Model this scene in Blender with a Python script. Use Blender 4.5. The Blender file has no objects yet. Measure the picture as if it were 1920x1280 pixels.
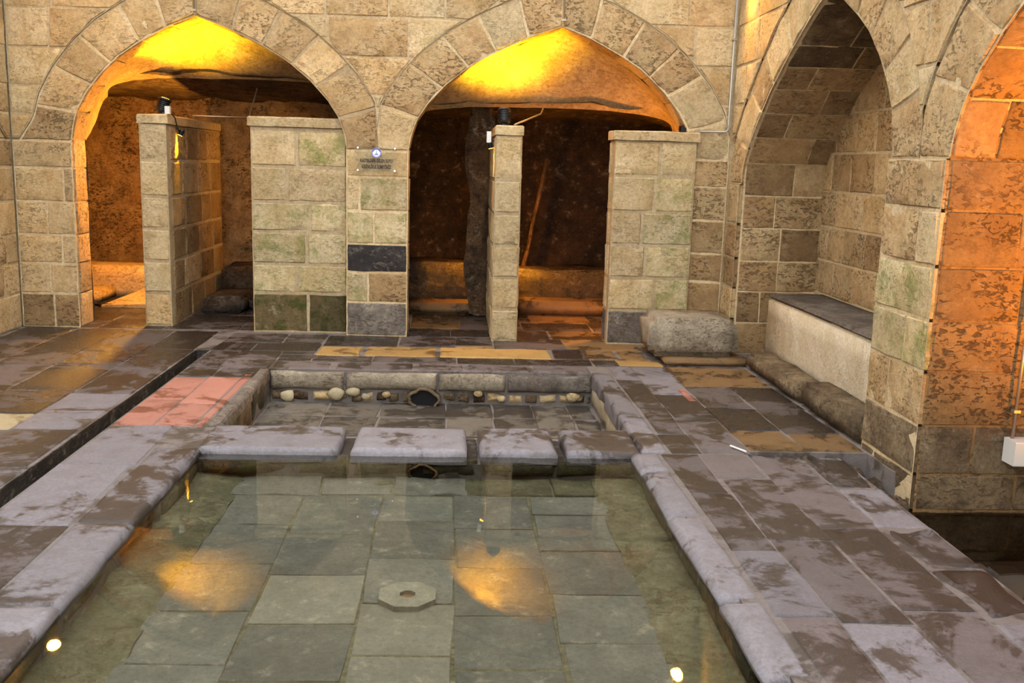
import bpy, math, random
from mathutils import Vector, Matrix, noise

# ------------------------------------------------------------------ camera, sky, exposure
scene = bpy.context.scene
COL = scene.collection
FPX = 1813.0
YAW, PITCH, ROLL, CAMH = math.radians(3.5), math.radians(10.3), math.radians(1.7), 1.6
fw = Vector((math.sin(YAW)*math.cos(PITCH), math.cos(YAW)*math.cos(PITCH), -math.sin(PITCH)))
r0 = Vector((math.cos(YAW), -math.sin(YAW), 0)); u0 = r0.cross(fw)
rr = math.cos(ROLL)*r0 + math.sin(ROLL)*u0
uu = -math.sin(ROLL)*r0 + math.cos(ROLL)*u0
cd = bpy.data.cameras.new('camera'); cam = bpy.data.objects.new('camera', cd); COL.objects.link(cam)
cam.matrix_world = Matrix(((rr.x, uu.x, -fw.x, 0), (rr.y, uu.y, -fw.y, 0), (rr.z, uu.z, -fw.z, CAMH), (0, 0, 0, 1)))
cd.sensor_width = 36.0; cd.lens = FPX/1920*36.0; cd.clip_start = 0.05
scene.camera = cam
world = bpy.data.worlds.new('world'); scene.world = world; world.use_nodes = True
wb = world.node_tree.nodes['Background']
wb.inputs[0].default_value = (0.92, 0.94, 1.0, 1); wb.inputs[1].default_value = 0.8
scene.view_settings.view_transform = 'Standard'; scene.view_settings.look = 'None'
scene.view_settings.gamma = 1.0; scene.view_settings.use_curve_mapping = False
scene.view_settings.exposure = 2.28

AMBER = (1.0, 0.46, 0.03)
DEEP = (1.0, 0.36, 0.02); WARM = (1.0, 0.44, 0.05)
YELLOW = (1.0, 0.57, 0.01)
def lamp(name, loc, target, watt, col, kind='SPOT', angle=70, blend=0.6, size=0.04):
    d = bpy.data.lights.new(name, kind); d.energy = watt; d.color = col; d.shadow_soft_size = size
    if kind == 'SPOT': d.spot_size = math.radians(angle); d.spot_blend = blend
    o = bpy.data.objects.new(name, d); COL.objects.link(o); o.location = loc
    if target is not None:
        o.rotation_euler = (Vector(target)-Vector(loc)).to_track_quat('-Z', 'Y').to_euler()
    return o

# ------------------------------------------------------------------ helpers
R = random.Random(11)
def lin(c):
    if isinstance(c, str):
        c = [int(c[i:i+2], 16)/255 for i in (1, 3, 5)]
    return tuple(((v+0.055)/1.055)**2.4 if v > 0.04045 else v/12.92 for v in c)
def link(o, parent=None, **p):
    COL.objects.link(o)
    if parent is not None: o.parent = parent
    for k, v in p.items(): o[k] = v
    return o
def mesh_obj(name, verts, faces, mat, parent=None, smooth=True, center=True, sharp=0, **p):
    me = bpy.data.meshes.new(name)
    verts = [Vector(v) for v in verts]
    c = Vector((0, 0, 0))
    if center:
        for v in verts: c += v
        c /= len(verts)
    me.from_pydata([v-c for v in verts], [], faces); me.update()
    if smooth:
        me.polygons.foreach_set('use_smooth', [True]*len(me.polygons))
        if sharp: me.set_sharp_from_angle(angle=math.radians(sharp))
    if mat: me.materials.append(mat)
    o = bpy.data.objects.new(name, me); o.location = c
    q = parent
    while q is not None: o.location = o.location - q.location; q = q.parent
    return link(o, parent, **p)
def empty(name, loc, **p):
    o = bpy.data.objects.new(name, None); o.empty_display_size = 0.1; o.location = loc
    return link(o, None, **p)
def thing(name, loc, label, cat, group=None):
    o = empty(name, loc, label=label, category=cat)
    if group: o['group'] = group
    return o

class MB:
    def __init__(s): s.v = []; s.f = []
    def add(s, vs, fs):
        n = len(s.v); s.v += [Vector(v) for v in vs]; s.f += [tuple(i+n for i in f) for f in fs]; return s
    def box(s, a, b, M=None):
        x0, y0, z0 = a; x1, y1, z1 = b
        vs = [Vector(p) for p in ((x0,y0,z0),(x1,y0,z0),(x1,y1,z0),(x0,y1,z0),(x0,y0,z1),(x1,y0,z1),(x1,y1,z1),(x0,y1,z1))]
        if M: vs = [M @ v for v in vs]
        return s.add(vs, [(0,3,2,1),(4,5,6,7),(0,1,5,4),(1,2,6,5),(2,3,7,6),(3,0,4,7)])
    def tube(s, pts, r, n=10, caps=True):
        pts = [Vector(p) for p in pts]; rs = r if isinstance(r, (list, tuple)) else [r]*len(pts)
        rings = []
        ref = None
        for i, p in enumerate(pts):
            d = (pts[min(i+1, len(pts)-1)] - pts[max(i-1, 0)]).normalized()
            if ref is None: ref = Vector((0,0,1)) if abs(d.z) < 0.9 else Vector((1,0,0))
            a = d.cross(ref).normalized(); b = d.cross(a).normalized()
            rings.append([p + rs[i]*(a*math.cos(2*math.pi*k/n) + b*math.sin(2*math.pi*k/n)) for k in range(n)])
        vs = [v for q in rings for v in q]; fs = []
        for i in range(len(pts)-1):
            for k in range(n):
                fs.append((i*n+k, i*n+(k+1)%n, (i+1)*n+(k+1)%n, (i+1)*n+k))
        if caps: fs += [tuple(range(n))[::-1], tuple((len(pts)-1)*n+k for k in range(n))]
        return s.add(vs, fs)
    def build(s, name, mat, parent=None, smooth=False, **p):
        return mesh_obj(name, s.v, s.f, mat, parent, smooth, **p)

def fix_normals(o):
    import bmesh
    bm = bmesh.new(); bm.from_mesh(o.data); bmesh.ops.recalc_face_normals(bm, faces=bm.faces); bm.to_mesh(o.data); bm.free()

# a single worked stone: front surface F(s,t), outward normal taken towards 'out', skirt going 'depth' back
def stone(name, F, out, mat, parent, depth=0.1, ch=0.006, gap=0.010, rough=0.005, ns=4, nt=3, rag=0.006, bulge=0.0, backdir=None):
    P = lambda s, t: Vector(F(s, t))
    ls = max(0.02, (P(1, .5)-P(0, .5)).length); lt = max(0.02, (P(.5, 1)-P(.5, 0)).length)
    n = (P(1, .5)-P(0, .5)).cross(P(.5, 1)-P(.5, 0))
    if n.length < 1e-9: return None
    n.normalize()
    flip = False
    if n.dot(Vector(out)) < 0: n = -n; flip = True
    seed = R.random()*100
    ns = max(ns, min(9, int(ls/.14))); nt = max(nt, min(9, int(lt/.14)))
    ga, gb = min(.2, gap/ls), min(.2, gap/lt)
    ia, ib = min(.3, (gap+ch)/ls), min(.3, (gap+ch)/lt)
    def wob(p, k):
        q = noise.noise_vector(p*9 + Vector((seed, 0, 0)))
        return q*k
    def sp(i, m, l):   # worn stones: keep a tight row of vertices along the rounded edge
        if ch < .015 or m < 4 or i in (0, m): return i/m
        e = min(.12, ch*.9/l); return e + (1-2*e)*(i-1)/(m-2)
    V = []; Fc = []
    idx = {}
    for i in range(ns+1):
        for j in range(nt+1):
            s = ia + (1-2*ia)*sp(i, ns, ls); t = ib + (1-2*ib)*sp(j, nt, lt)
            p = P(s, t)
            b = bulge*(1-(2*i/ns-1)**2)*(1-(2*j/nt-1)**2)
            edge = i in (0, ns) or j in (0, nt)
            p = p + n*(b + rough*noise.noise(p*6+Vector((0, seed, 0)))*1.5) + (wob(p, rag) if edge else Vector())
            idx[i, j] = len(V); V.append(p)
    for i in range(ns):
        for j in range(nt):
            Fc.append((idx[i, j], idx[i+1, j], idx[i+1, j+1], idx[i, j+1]))
    ring = [(i, 0) for i in range(ns)] + [(ns, j) for j in range(nt)] + [(i, nt) for i in range(ns, 0, -1)] + [(0, j) for j in range(nt, 0, -1)]
    bd = Vector(backdir) if backdir is not None else -n
    r1 = []; r2 = []
    for (i, j) in ring:
        s = ga + (1-2*ga)*i/ns; t = gb + (1-2*gb)*j/nt
        p = P(s, t); p = p + wob(p, rag)
        r1.append(len(V)); V.append(p - n*ch)
        r2.append(len(V)); V.append(p + bd*max(depth, ch+.01))
    m = len(ring)
    for k in range(m):
        a, b = idx[ring[k]], idx[ring[(k+1) % m]]
        Fc.append((b, a, r1[k], r1[(k+1) % m]))
        Fc.append((r1[(k+1) % m], r1[k], r2[k], r2[(k+1) % m]))
    Fc.append(tuple(r2))
    if flip: Fc = [f[::-1] for f in Fc]
    o = mesh_obj(name, V, Fc, mat, parent, sharp=38 if ch < .02 else 75)
    return o

def quad(a, b, c, d):
    a, b, c, d = map(Vector, (a, b, c, d))
    return lambda s, t: (a*(1-s)+b*s)*(1-t) + (d*(1-s)+c*s)*t

def rough_sheet(F, nu, nv, amp, freq, seed):
    V = []; Fc = []
    for i in range(nu+1):
        for j in range(nv+1):
            p = Vector(F(i/nu, j/nv))
            q = noise.noise_vector(p*freq+Vector((seed, seed, 0)))*amp + noise.noise_vector(p*freq*3+Vector((seed, 0, 0)))*amp*.4
            V.append(p+q)
    for i in range(nu):
        for j in range(nv):
            a = i*(nv+1)+j; Fc.append((a, a+nv+1, a+nv+2, a+1))
    return V, Fc

# ------------------------------------------------------------------ materials
class NT:
    def __init__(s, name):
        s.m = bpy.data.materials.new(name); s.m.use_nodes = True
        s.t = s.m.node_tree; s.n = s.t.nodes; s.b = s.n['Principled BSDF']
        s.geo = s.n.new('ShaderNodeNewGeometry'); s.pos = s.geo.outputs['Position']
        s.oi = s.n.new('ShaderNodeObjectInfo'); s.rand = s.oi.outputs['Random']
    def L(s, a, b): s.t.links.new(a, b)
    def noise(s, scale, detail=5, rough=.6, off=None, dist=0.0, stretch=None):
        x = s.n.new('ShaderNodeTexNoise'); x.inputs['Scale'].default_value = scale
        x.inputs['Detail'].default_value = detail; x.inputs['Roughness'].default_value = rough
        x.inputs['Distortion'].default_value = dist
        v = s.pos
        if stretch:
            mp = s.n.new('ShaderNodeMapping'); mp.inputs['Scale'].default_value = stretch; s.L(v, mp.inputs[0]); v = mp.outputs[0]
        if off is not None:
            a = s.n.new('ShaderNodeVectorMath'); a.operation = 'ADD'; s.L(v, a.inputs[0])
            if isinstance(off, (int, float)): a.inputs[1].default_value = (off, off*1.7, off*.3)
            else: s.L(off, a.inputs[1])
            v = a.outputs[0]
        s.L(v, x.inputs['Vector']); return x.outputs[0]
    def randoff(s, k=37.0):
        m = s.math('MULTIPLY', s.rand, k); return m
    def vor(s, scale, feature='F1'):
        x = s.n.new('ShaderNodeTexVoronoi'); x.inputs['Scale'].default_value = scale; x.feature = feature
        s.L(s.pos, x.inputs['Vector']); return x.outputs[0]
    def math(s, op, a, b=None, c=None, clamp=False):
        x = s.n.new('ShaderNodeMath'); x.operation = op; x.use_clamp = clamp
        for i, v in enumerate((a, b, c)):
            if v is None: continue
            if isinstance(v, (int, float)): x.inputs[i].default_value = v
            else: s.L(v, x.inputs[i])
        return x.outputs[0]
    def ramp(s, f, lo, hi, a=0.0, b=1.0):
        x = s.n.new('ShaderNodeMapRange'); x.clamp = True; x.interpolation_type = 'SMOOTHSTEP'
        s.L(f, x.inputs[0]); x.inputs[1].default_value = lo; x.inputs[2].default_value = hi
        x.inputs[3].default_value = a; x.inputs[4].default_value = b; return x.outputs[0]
    def mix(s, f, a, b, mode='MIX'):
        x = s.n.new('ShaderNodeMix'); x.data_type = 'RGBA'; x.blend_type = mode
        if isinstance(f, (int, float)): x.inputs[0].default_value = f
        else: s.L(f, x.inputs[0])
        for i, v in ((6, a), (7, b)):
            if isinstance(v, tuple): x.inputs[i].default_value = (*v[:3], 1)
            else: s.L(v, x.inputs[i])
        return x.outputs[2]
    def gray(s, f):
        x = s.n.new('ShaderNodeCombineColor'); [s.L(f, x.inputs[i]) for i in range(3)]; return x.outputs[0]
    def bump(s, h, strength=.5, dist=.01, prev=None):
        x = s.n.new('ShaderNodeBump'); x.inputs['Strength'].default_value = strength; x.inputs['Distance'].default_value = dist
        s.L(h, x.inputs['Height'])
        if prev is not None: s.L(prev, x.inputs['Normal'])
        return x.outputs[0]
    def out(s, col, rough, nrm=None, spec=.3):
        for k, v in (('Base Color', col), ('Roughness', rough)):
            if isinstance(v, tuple): s.b.inputs[k].default_value = (*v[:3], 1)
            elif isinstance(v, (int, float)): s.b.inputs[k].default_value = v
            else: s.L(v, s.b.inputs[k])
        if nrm is not None: s.L(nrm, s.b.inputs['Normal'])
        s.b.inputs['Specular IOR Level'].default_value = spec
        return s.m

def limestone(name, c1, c2, dark='#866a48', stain=.35, moss=0.0, pits=.5, spec=.25, rgh=.85, crackcol='#604a30', vary=.3, mosscol='#5e6a22', scale=1.0, bmp=.55):
    t = NT(name); ro = t.randoff()
    big = t.noise(2.6*scale, 6, .65, ro); mid = t.noise(9*scale, 9, .72, ro); fine = t.noise(38*scale, 8, .78); grit = t.noise(130*scale, 5, .8)
    col = t.mix(t.ramp(big, .38, .62), lin(c1), lin(c2))
    col = t.mix(t.ramp(fine, .34, .60, .75, 0), col, t.mix(.6, col, lin(dark)))
    st = t.math('MULTIPLY', t.ramp(mid, .50, .64), stain)
    col = t.mix(st, col, lin(dark))
    col = t.mix(t.ramp(mid, .30, .46, .45, 0), col, t.mix(.5, lin(c1), (.85, .74, .52)))
    pt = t.noise(24*scale, 5, .6, 5.0, .8, (1, 1, 1.8))
    zone_ = t.ramp(t.noise(3.4*scale, 3, .5, ro), .42, .56)
    pk = t.math('MULTIPLY', t.ramp(pt, .53, .62), t.math('MULTIPLY', t.math('ADD', t.math('MULTIPLY', zone_, .85), .15), pits))
    col = t.mix(pk, col, lin(crackcol))
    col = t.mix(t.ramp(grit, .35, .65, .3, 0), col, lin(dark))
    if moss:
        mo = t.noise(6.5, 9, .78, 9.0)
        col = t.mix(t.math('MULTIPLY', t.ramp(mo, .47, .62), moss), col, lin(mosscol))
    v = t.ramp(t.rand, 0, 1, 1-vary, 1+vary*.35)
    col = t.mix(1.0, col, t.gray(v), 'MULTIPLY')
    h = t.math('ADD', t.math('MULTIPLY', fine, .6), t.math('SUBTRACT', t.math('ADD', mid, t.math('MULTIPLY', grit, .15)), t.math('MULTIPLY', pk, 1.2)))
    return t.out(col, rgh, t.bump(h, min(1, bmp*1.35), .022), spec)

M = {}
M['tan'] = limestone('limestone_tan', '#e2c490', '#d3b078', stain=.35, pits=.45, moss=.12, mosscol='#8d8a4a', vary=.22)
M['rough'] = limestone('limestone_pitted', '#dfc08c', '#cda874', stain=.4, pits=.6, bmp=.9, moss=.15, mosscol='#8d8a4a', vary=.22)
M['pale'] = limestone('limestone_pale', '#e4cd9e', '#d4b884', stain=.22, pits=.3, vary=.18, mosscol='#8d8a4a', moss=.2)
M['mossy'] = limestone('limestone_mossy', '#e3d2a4', '#d0bb86', stain=.22, pits=.3, vary=.18, moss=.6, mosscol='#717c30')
M['mossdark'] = limestone('limestone_dark_moss', '#5e5636', '#4c4a2a', stain=.5, pits=.4, moss=.8, mosscol='#38420f')
M['brown'] = limestone('limestone_brown', '#b89765', '#9e7e54', stain=.5, pits=.75)
M['orangelit'] = limestone('limestone_orange_lit', '#c09a60', '#a67f4a', stain=.5, pits=.8, bmp=.9)  # lamp's orange put into the stone colour of the right bay
M['darkbrown'] = limestone('limestone_dark_brown', '#8c7350', '#735c40', dark='#2e2418', stain=.6, pits=.7)
M['soot'] = limestone('limestone_sooty', '#86694a', '#5e4a36', dark='#221a14', stain=.8, pits=.9, bmp=1.0)
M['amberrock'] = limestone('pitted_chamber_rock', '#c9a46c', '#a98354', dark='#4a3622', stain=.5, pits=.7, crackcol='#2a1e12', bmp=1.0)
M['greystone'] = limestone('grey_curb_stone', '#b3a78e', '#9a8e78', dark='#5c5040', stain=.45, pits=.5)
M['sootshade'] = limestone('limestone_soot_and_shade', '#4a382a', '#30261e', dark='#15110d', stain=.8, pits=.8, bmp=.9)  # soot, blackened further to hold the right chamber's shade
M['wetblack'] = limestone('wet_channel_stone', '#3a332c', '#2a2520', dark='#14110e', stain=.6, pits=.5, rgh=.35, spec=.5)
M['wetrock'] = limestone('wet_rock', '#6b543a', '#4c3b2b', dark='#1d1611', stain=.7, pits=.7, rgh=.25, spec=.6, bmp=1.2)
M['basalt'] = limestone('basalt_block', '#8c8274', '#75695c', dark='#3f3a36', stain=.5, pits=.6)
M['basaltdark'] = limestone('basalt_black_block', '#4c4845', '#3a3634', dark='#232122', stain=.6, pits=.3, crackcol='#b9ab92')
M['mortar'] = limestone('lime_mortar', '#e0cca2', '#d2ba8c', stain=.15, pits=.15, bmp=.4)
M['plaster'] = limestone('vault_plaster', '#cfb78c', '#b79a6c', dark='#4a3826', stain=.25, pits=.3, scale=.7, bmp=.35)
M['cream'] = limestone('cream_plaster', '#ddd2b8', '#cdbe9e', dark='#9a8868', stain=.2, pits=.2, bmp=.5)
M['brownrock'] = limestone('brown_base_stone', '#94805f', '#77644a', dark='#33291e', stain=.6, pits=.6)

def paving(name, wet, dry, dryamt, tint=None, wetr=.12, dryr=.55, edge=.035, vary=.25):
    t = NT(name)
    big = t.noise(2.3, 11, .70, 3.0, .5); mid = t.noise(8, 9, .75); fine = t.noise(48, 8, .8); grain = t.noise(150, 4, .8)
    w = t.mix(t.ramp(mid, .35, .65), lin(wet), t.mix(.45, lin(wet), (0.012, 0.010, 0.008)))
    w = t.mix(t.ramp(fine, .40, .62, .5, 0), w, t.mix(.5, lin(wet), (0.01, .009, .008)))
    d = t.mix(t.ramp(mid, .36, .60, .55, 0), lin(dry), t.mix(.5, lin(dry), lin(wet)))
    d = t.mix(t.ramp(fine, .36, .60, .7, 0), d, t.mix(.55, lin(dry), lin(wet)))
    d = t.mix(t.ramp(grain, .55, .75, 0, .35), d, t.mix(.3, lin(dry), (.6, .6, .6)))
    f = t.math('ADD', t.math('MULTIPLY', big, .72), t.math('ADD', t.math('MULTIPLY', mid, .28), t.ramp(t.rand, 0, 1, -.03, .03)))
    f = t.ramp(f, .5+(.5-dryamt)*.4-edge, .5+(.5-dryamt)*.4+edge)
    col = t.mix(f, w, d)
    v = t.ramp(t.rand, 0, 1, 1-vary, 1+vary*.4)
    col = t.mix(1.0, col, t.gray(v), 'MULTIPLY')
    rg = t.math('ADD', t.ramp(f, 0, 1, wetr, dryr), t.math('MULTIPLY', fine, .2))
    h = t.math('ADD', t.math('MULTIPLY', fine, .7), mid)
    return t.out(col, rg, t.bump(h, .5, .012), .45)
M['floor_wet'] = paving('wet_basalt_paving', '#3a322c', '#574d48', .42, wetr=.16)
M['floor_mid'] = paving('damp_basalt_paving', '#40372f', '#675e5c', .5, wetr=.2)
M['floor_dry'] = paving('dry_basalt_paving', '#494039', '#7b777b', .60, wetr=.25, dryr=.5)
M['lip'] = paving('worn_curb_stone', '#4c423a', '#7f7c80', .58, wetr=.22, dryr=.42)
M['yellow'] = paving('yellow_limestone_paving', '#7a5c32', '#a8864a', .6, wetr=.3, dryr=.5)
M['ochre'] = paving('ochre_paving', '#4f3c24', '#7a5c34', .5, wetr=.15)
M['red'] = paving('red_marble_paving', '#8f5644', '#b07a6b', .6, wetr=.25, dryr=.4, vary=.12)
M['creamslab'] = paving('cream_paving', '#9b8a66', '#b8aa86', .6, wetr=.3)
M['grout'] = paving('floor_grout', '#4d463e', '#716963', .5, wetr=.4, dryr=.7)
M['basinfloor'] = paving('basin_floor_stone', '#48423a', '#676053', .5, wetr=.25)
M['pooltile'] = limestone('pool_floor_tile', '#77766a', '#69695f', dark='#4c4c44', stain=.35, pits=.2, bmp=.3, vary=.22, crackcol='#45443a')
M['poolpale'] = limestone('pale_pool_floor_tile', '#858273', '#7a7768', dark='#5c5a4e', stain=.3, pits=.2, bmp=.3, vary=.12, crackcol='#55534a')
M['drainstone'] = limestone('pale_drain_stone', '#908d7c', '#84816f', dark='#625f53', stain=.3, pits=.2, bmp=.3)
M['poolrough'] = limestone('pool_rough_border', '#807c62', '#69664f', dark='#48452f', stain=.5, pits=.5, moss=.1)
M['poolwall'] = limestone('pool_wall_slime', '#5f553f', '#4a4434', dark='#241f16', stain=.5, pits=.5, moss=.3, rgh=.4)

def plain(name, col, rough=.5, metal=0.0, emit=None, estr=1.0):
    m = bpy.data.materials.new(name); m.use_nodes = True; b = m.node_tree.nodes['Principled BSDF']
    nz = m.node_tree.nodes.new('ShaderNodeTexNoise'); nz.inputs['Scale'].default_value = 40
    mr = m.node_tree.nodes.new('ShaderNodeMapRange'); mr.inputs[3].default_value = max(0, rough-.08); mr.inputs[4].default_value = min(1, rough+.08)
    m.node_tree.links.new(nz.outputs[0], mr.inputs[0]); m.node_tree.links.new(mr.outputs[0], b.inputs['Roughness'])
    b.inputs['Base Color'].default_value = (*lin(col), 1); b.inputs['Metallic'].default_value = metal
    if emit: b.inputs['Emission Color'].default_value = (*emit, 1); b.inputs['Emission Strength'].default_value = estr
    return m
M['black'] = plain('black_metal', '#16171a', .4)
M['void'] = plain('black_drain_void', '#050403', .9)
M['steel'] = plain('grey_conduit', '#a39a8a', .4, .6)
M['chrome'] = plain('chrome_stud', '#d8d4cc', .2, 1.0)
M['white'] = plain('white_plastic', '#d9d6cc', .45)
M['letters'] = plain('black_letters', '#15120e', .6)
M['blue'] = plain('emblem_blue', '#7c84bd', .4)
M['navy'] = plain('emblem_navy', '#474a80', .4)
M['emblemwhite'] = plain('emblem_white', '#e6e6f2', .4)
M['lens'] = plain('amber_lens', '#ffcc55', .3, 0, (1, .58, .08), 30)
M['lenssmall'] = plain('small_amber_lens', '#ffcc55', .3, 0, (1, .55, .06), 4)

def acrylic():
    m = bpy.data.materials.new('clear_acrylic'); m.use_nodes = True; t = m.node_tree; t.nodes.clear()
    o = t.nodes.new('ShaderNodeOutputMaterial'); a = t.nodes.new('ShaderNodeBsdfTransparent'); g = t.nodes.new('ShaderNodeBsdfGlossy')
    a.inputs[0].default_value = (.96, .97, .96, 1); g.inputs['Roughness'].default_value = .1
    f = t.nodes.new('ShaderNodeFresnel'); f.inputs[0].default_value = 1.15; x = t.nodes.new('ShaderNodeMixShader')
    t.links.new(f.outputs[0], x.inputs[0]); t.links.new(a.outputs[0], x.inputs[1]); t.links.new(g.outputs[0], x.inputs[2]); t.links.new(x.outputs[0], o.inputs[0])
    return m
M['acrylic'] = acrylic()
def watermat(name, tint, bump=.004):
    m = bpy.data.materials.new(name); m.use_nodes = True; t = m.node_tree; t.nodes.clear()
    o = t.nodes.new('ShaderNodeOutputMaterial'); a = t.nodes.new('ShaderNodeBsdfTransparent'); g = t.nodes.new('ShaderNodeBsdfGlossy')
    a.inputs[0].default_value = (*tint, 1); g.inputs['Roughness'].default_value = 0.015
    f = t.nodes.new('ShaderNodeFresnel'); f.inputs[0].default_value = 1.33; x = t.nodes.new('ShaderNodeMixShader')
    geo = t.nodes.new('ShaderNodeNewGeometry'); nz = t.nodes.new('ShaderNodeTexNoise'); nz.inputs['Scale'].default_value = 3.0; nz.inputs['Detail'].default_value = 2
    b = t.nodes.new('ShaderNodeBump'); b.inputs['Strength'].default_value = bump; b.inputs['Distance'].default_value = .05
    t.links.new(geo.outputs['Position'], nz.inputs['Vector']); t.links.new(nz.outputs[0], b.inputs['Height']); t.links.new(b.outputs[0], g.inputs['Normal'])
    t.links.new(f.outputs[0], x.inputs[0]); t.links.new(a.outputs[0], x.inputs[1]); t.links.new(g.outputs[0], x.inputs[2]); t.links.new(x.outputs[0], o.inputs[0])
    return m
M['water'] = watermat('clear_green_water', (.94, .94, .88), .02)
M['darkwater'] = watermat('brown_water', (.55, .48, .36), .03)

# ------------------------------------------------------------------ frames of the walls:  P(u, w, z), w goes into the wall
SL, Y0 = -0.055, 8.92
XL, XR, XN = -4.0, 2.45, 3.2
def PB(u, w, z): return Vector((u, Y0 + SL*(u+.45) + w, z))
def PR(u, w, z): return Vector((XR + w, u, z))
def PL(u, w, z): return Vector((XL - w, u, z))
PROF = [(1, 1.70), (.985, 1.83), (.95, 1.97), (.87, 2.13), (.75, 2.30), (.6, 2.46), (.44, 2.58), (.2, 2.73), (0, 2.82)]
PROF_FAR = [(1, 1.50), (.99, 1.66), (.92, 1.82), (.81, 2.00), (.65, 2.23), (.4, 2.50), (.2, 2.68), (.1, 2.76), (0, 2.82)]
ZW = 5.0
class Bay:
    def __init__(s, a, b, apex, pa, pb, profa=PROF, profb=PROF, crown=.36):
        # a<b opening edges, pa/pb : middle of the pier at that side
        s.a, s.b, s.apex = a, b, apex
        s.side = {}
        for sd, e, pm, prof in ((-1, a, pa, profa), (1, b, pb, profb)):
            inner = [(apex + (e-apex)*k, z) for k, z in prof]
            outer = []
            n = len(inner)
            for i, (u, z) in enumerate(inner):
                p = inner[max(0, i-1)]; q = inner[min(n-1, i+1)]
                du, dz = q[0]-p[0], q[1]-p[1]; l = math.hypot(du, dz)
                nx, nz = sd*abs(dz)/l, abs(du)/l
                T = abs(pm-e) if i == 0 else crown
                if i == n-1: nx, nz = 0, 1
                uo = u+nx*T
                if (uo-pm)*sd > 0: uo = pm
                outer.append((uo, z+nz*T if i else z))
            outer = [outer[0]] + [(u_, max(z_, outer[0][1]+.01*i)) for i, (u_, z_) in enumerate(outer) if i]
            s.side[sd] = (inner, outer)
        s.zs = max(s.side[-1][0][0][1], s.side[1][0][0][1])
        s.top = s.side[1][1][-1][1]
    @staticmethod
    def at(poly, z):
        if z <= poly[0][1]: return poly[0][0]
        for (u1, z1), (u2, z2) in zip(poly, poly[1:]):
            if z <= z2 and z2 > z1: return u1+(u2-u1)*(z-z1)/(z2-z1)
        return None
    def inner(s, sd, z): return s.at(s.side[sd][0], z)
    def outer(s, sd, z): return s.at(s.side[sd][1], z)

def sub_poly(poly, ta, tb, n):
    # resample a polyline between arc-length fractions
    L = [0]
    for p, q in zip(poly, poly[1:]): L.append(L[-1]+math.hypot(q[0]-p[0], q[1]-p[1]))
    def at(f):
        d = f*L[-1]
        for i in range(len(poly)-1):
            if d <= L[i+1] or i == len(poly)-2:
                k = (d-L[i])/max(1e-9, L[i+1]-L[i]); return (poly[i][0]+(poly[i+1][0]-poly[i][0])*k, poly[i][1]+(poly[i+1][1]-poly[i][1])*k)
    return at
def polylen(poly): return sum(math.hypot(q[0]-p[0], q[1]-p[1]) for p, q in zip(poly, poly[1:]))

def mortar_body(name, P, ulo, uhi, bays, thick, mat, zlo=0.0, rec=.045):
    zs = [zlo]
    z = zlo
    for bz in sorted(set([b.zs for b in bays])): zs.append(bz)
    zz = 1.5
    while zz < 2.82: zs.append(zz); zz += .04
    zs += [2.82, 3.3, ZW]
    zs = sorted(set(round(v, 4) for v in zs))
    mb = MB()
    def ivals(z):
        r = []; lo = ulo
        for b in bays:
            if z < 2.815:
                l, h = b.inner(-1, z), b.inner(1, z)
                if l is not None and h is not None and h-l > 1e-4:
                    r.append((lo, l-.010)); lo = h+.010; continue
            r.append((lo, b.apex)); lo = b.apex
        r.append((lo, uhi)); return r
    for z0, z1 in zip(zs, zs[1:]):
        A, B_ = ivals(z0+1e-5), ivals(z1-1e-5)
        for (a0, b0), (a1, b1) in zip(A, B_):
            mb.add([P(a0, rec, z0), P(b0, rec, z0), P(b1, rec, z1), P(a1, rec, z1), P(a0, thick, z0), P(b0, thick, z0), P(b1, thick, z1), P(a1, thick, z1)],
                   [(0, 1, 2, 3), (5, 4, 7, 6), (1, 5, 6, 2), (4, 0, 3, 7)])
    mb.add([P(ulo, rec, ZW), P(uhi, rec, ZW), P(uhi, thick, ZW), P(ulo, thick, ZW)], [(0, 1, 2, 3)])
    return mb.build(name, mat, None, False, kind='structure')

def coursed(parent, P, out, courses, regions, matfun, lmin=.32, lmax=.62, depth=.12, joints=None, w=0.0, rough=.006):
    """regions: list of (fL, fR) giving the bounds at height z"""
    sheet = MB()
    for ci, (z0, z1) in enumerate(zip(courses, courses[1:])):
        for ri, (fL, fR) in enumerate(regions):
            zsam = [z0+(z1-z0)*k/4 for k in range(5)]
            lo = min(fL(z) for z in zsam); hi = max(fR(z) for z in zsam)
            if hi-lo < .04: continue
            for za, zb in zip(zsam, zsam[1:]):
                q = (fL(za), fR(za), fR(zb), fL(zb))
                if q[1] > q[0] or q[2] > q[3]:
                    sheet.add([P(q[0], w+.007, za), P(max(q[0], q[1]), w+.007, za), P(max(q[2], q[3]), w+.007, zb), P(q[3], w+.007, zb)], [(0, 1, 2, 3)])
            js = joints(ci, ri, lo, hi) if joints else None
            if js is None:
                js = [lo]; x = lo + R.uniform(lmin, lmax)*R.choice((.6, 1))
                while x < hi-lmin*.55: js.append(x); x += R.uniform(lmin, lmax)
                js.append(hi)
            for ja, jb in zip(js, js[1:]):
                def bnd(t, ja=ja, jb=jb):
                    z = z0+(z1-z0)*t; return max(ja, fL(z)), min(jb, fR(z))
                ok = [k/20 for k in range(21) if bnd(k/20)[1]-bnd(k/20)[0] > .035]
                if len(ok) < 4: continue
                ta, tb = ok[0], ok[-1]
                def F(s, t, ta=ta, tb=tb, bnd=bnd):
                    tt = ta+(tb-ta)*t; a, b = bnd(tt); return P(a+(b-a)*s, w, z0+(z1-z0)*tt)
                stone('stone', F, out, matfun(ci, ri, (ja+jb)/2, (z0+z1)/2), parent, depth, rough=rough, ns=4, nt=4)
    sheet.build('mortar_joint', M['mortar'], parent)

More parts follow.
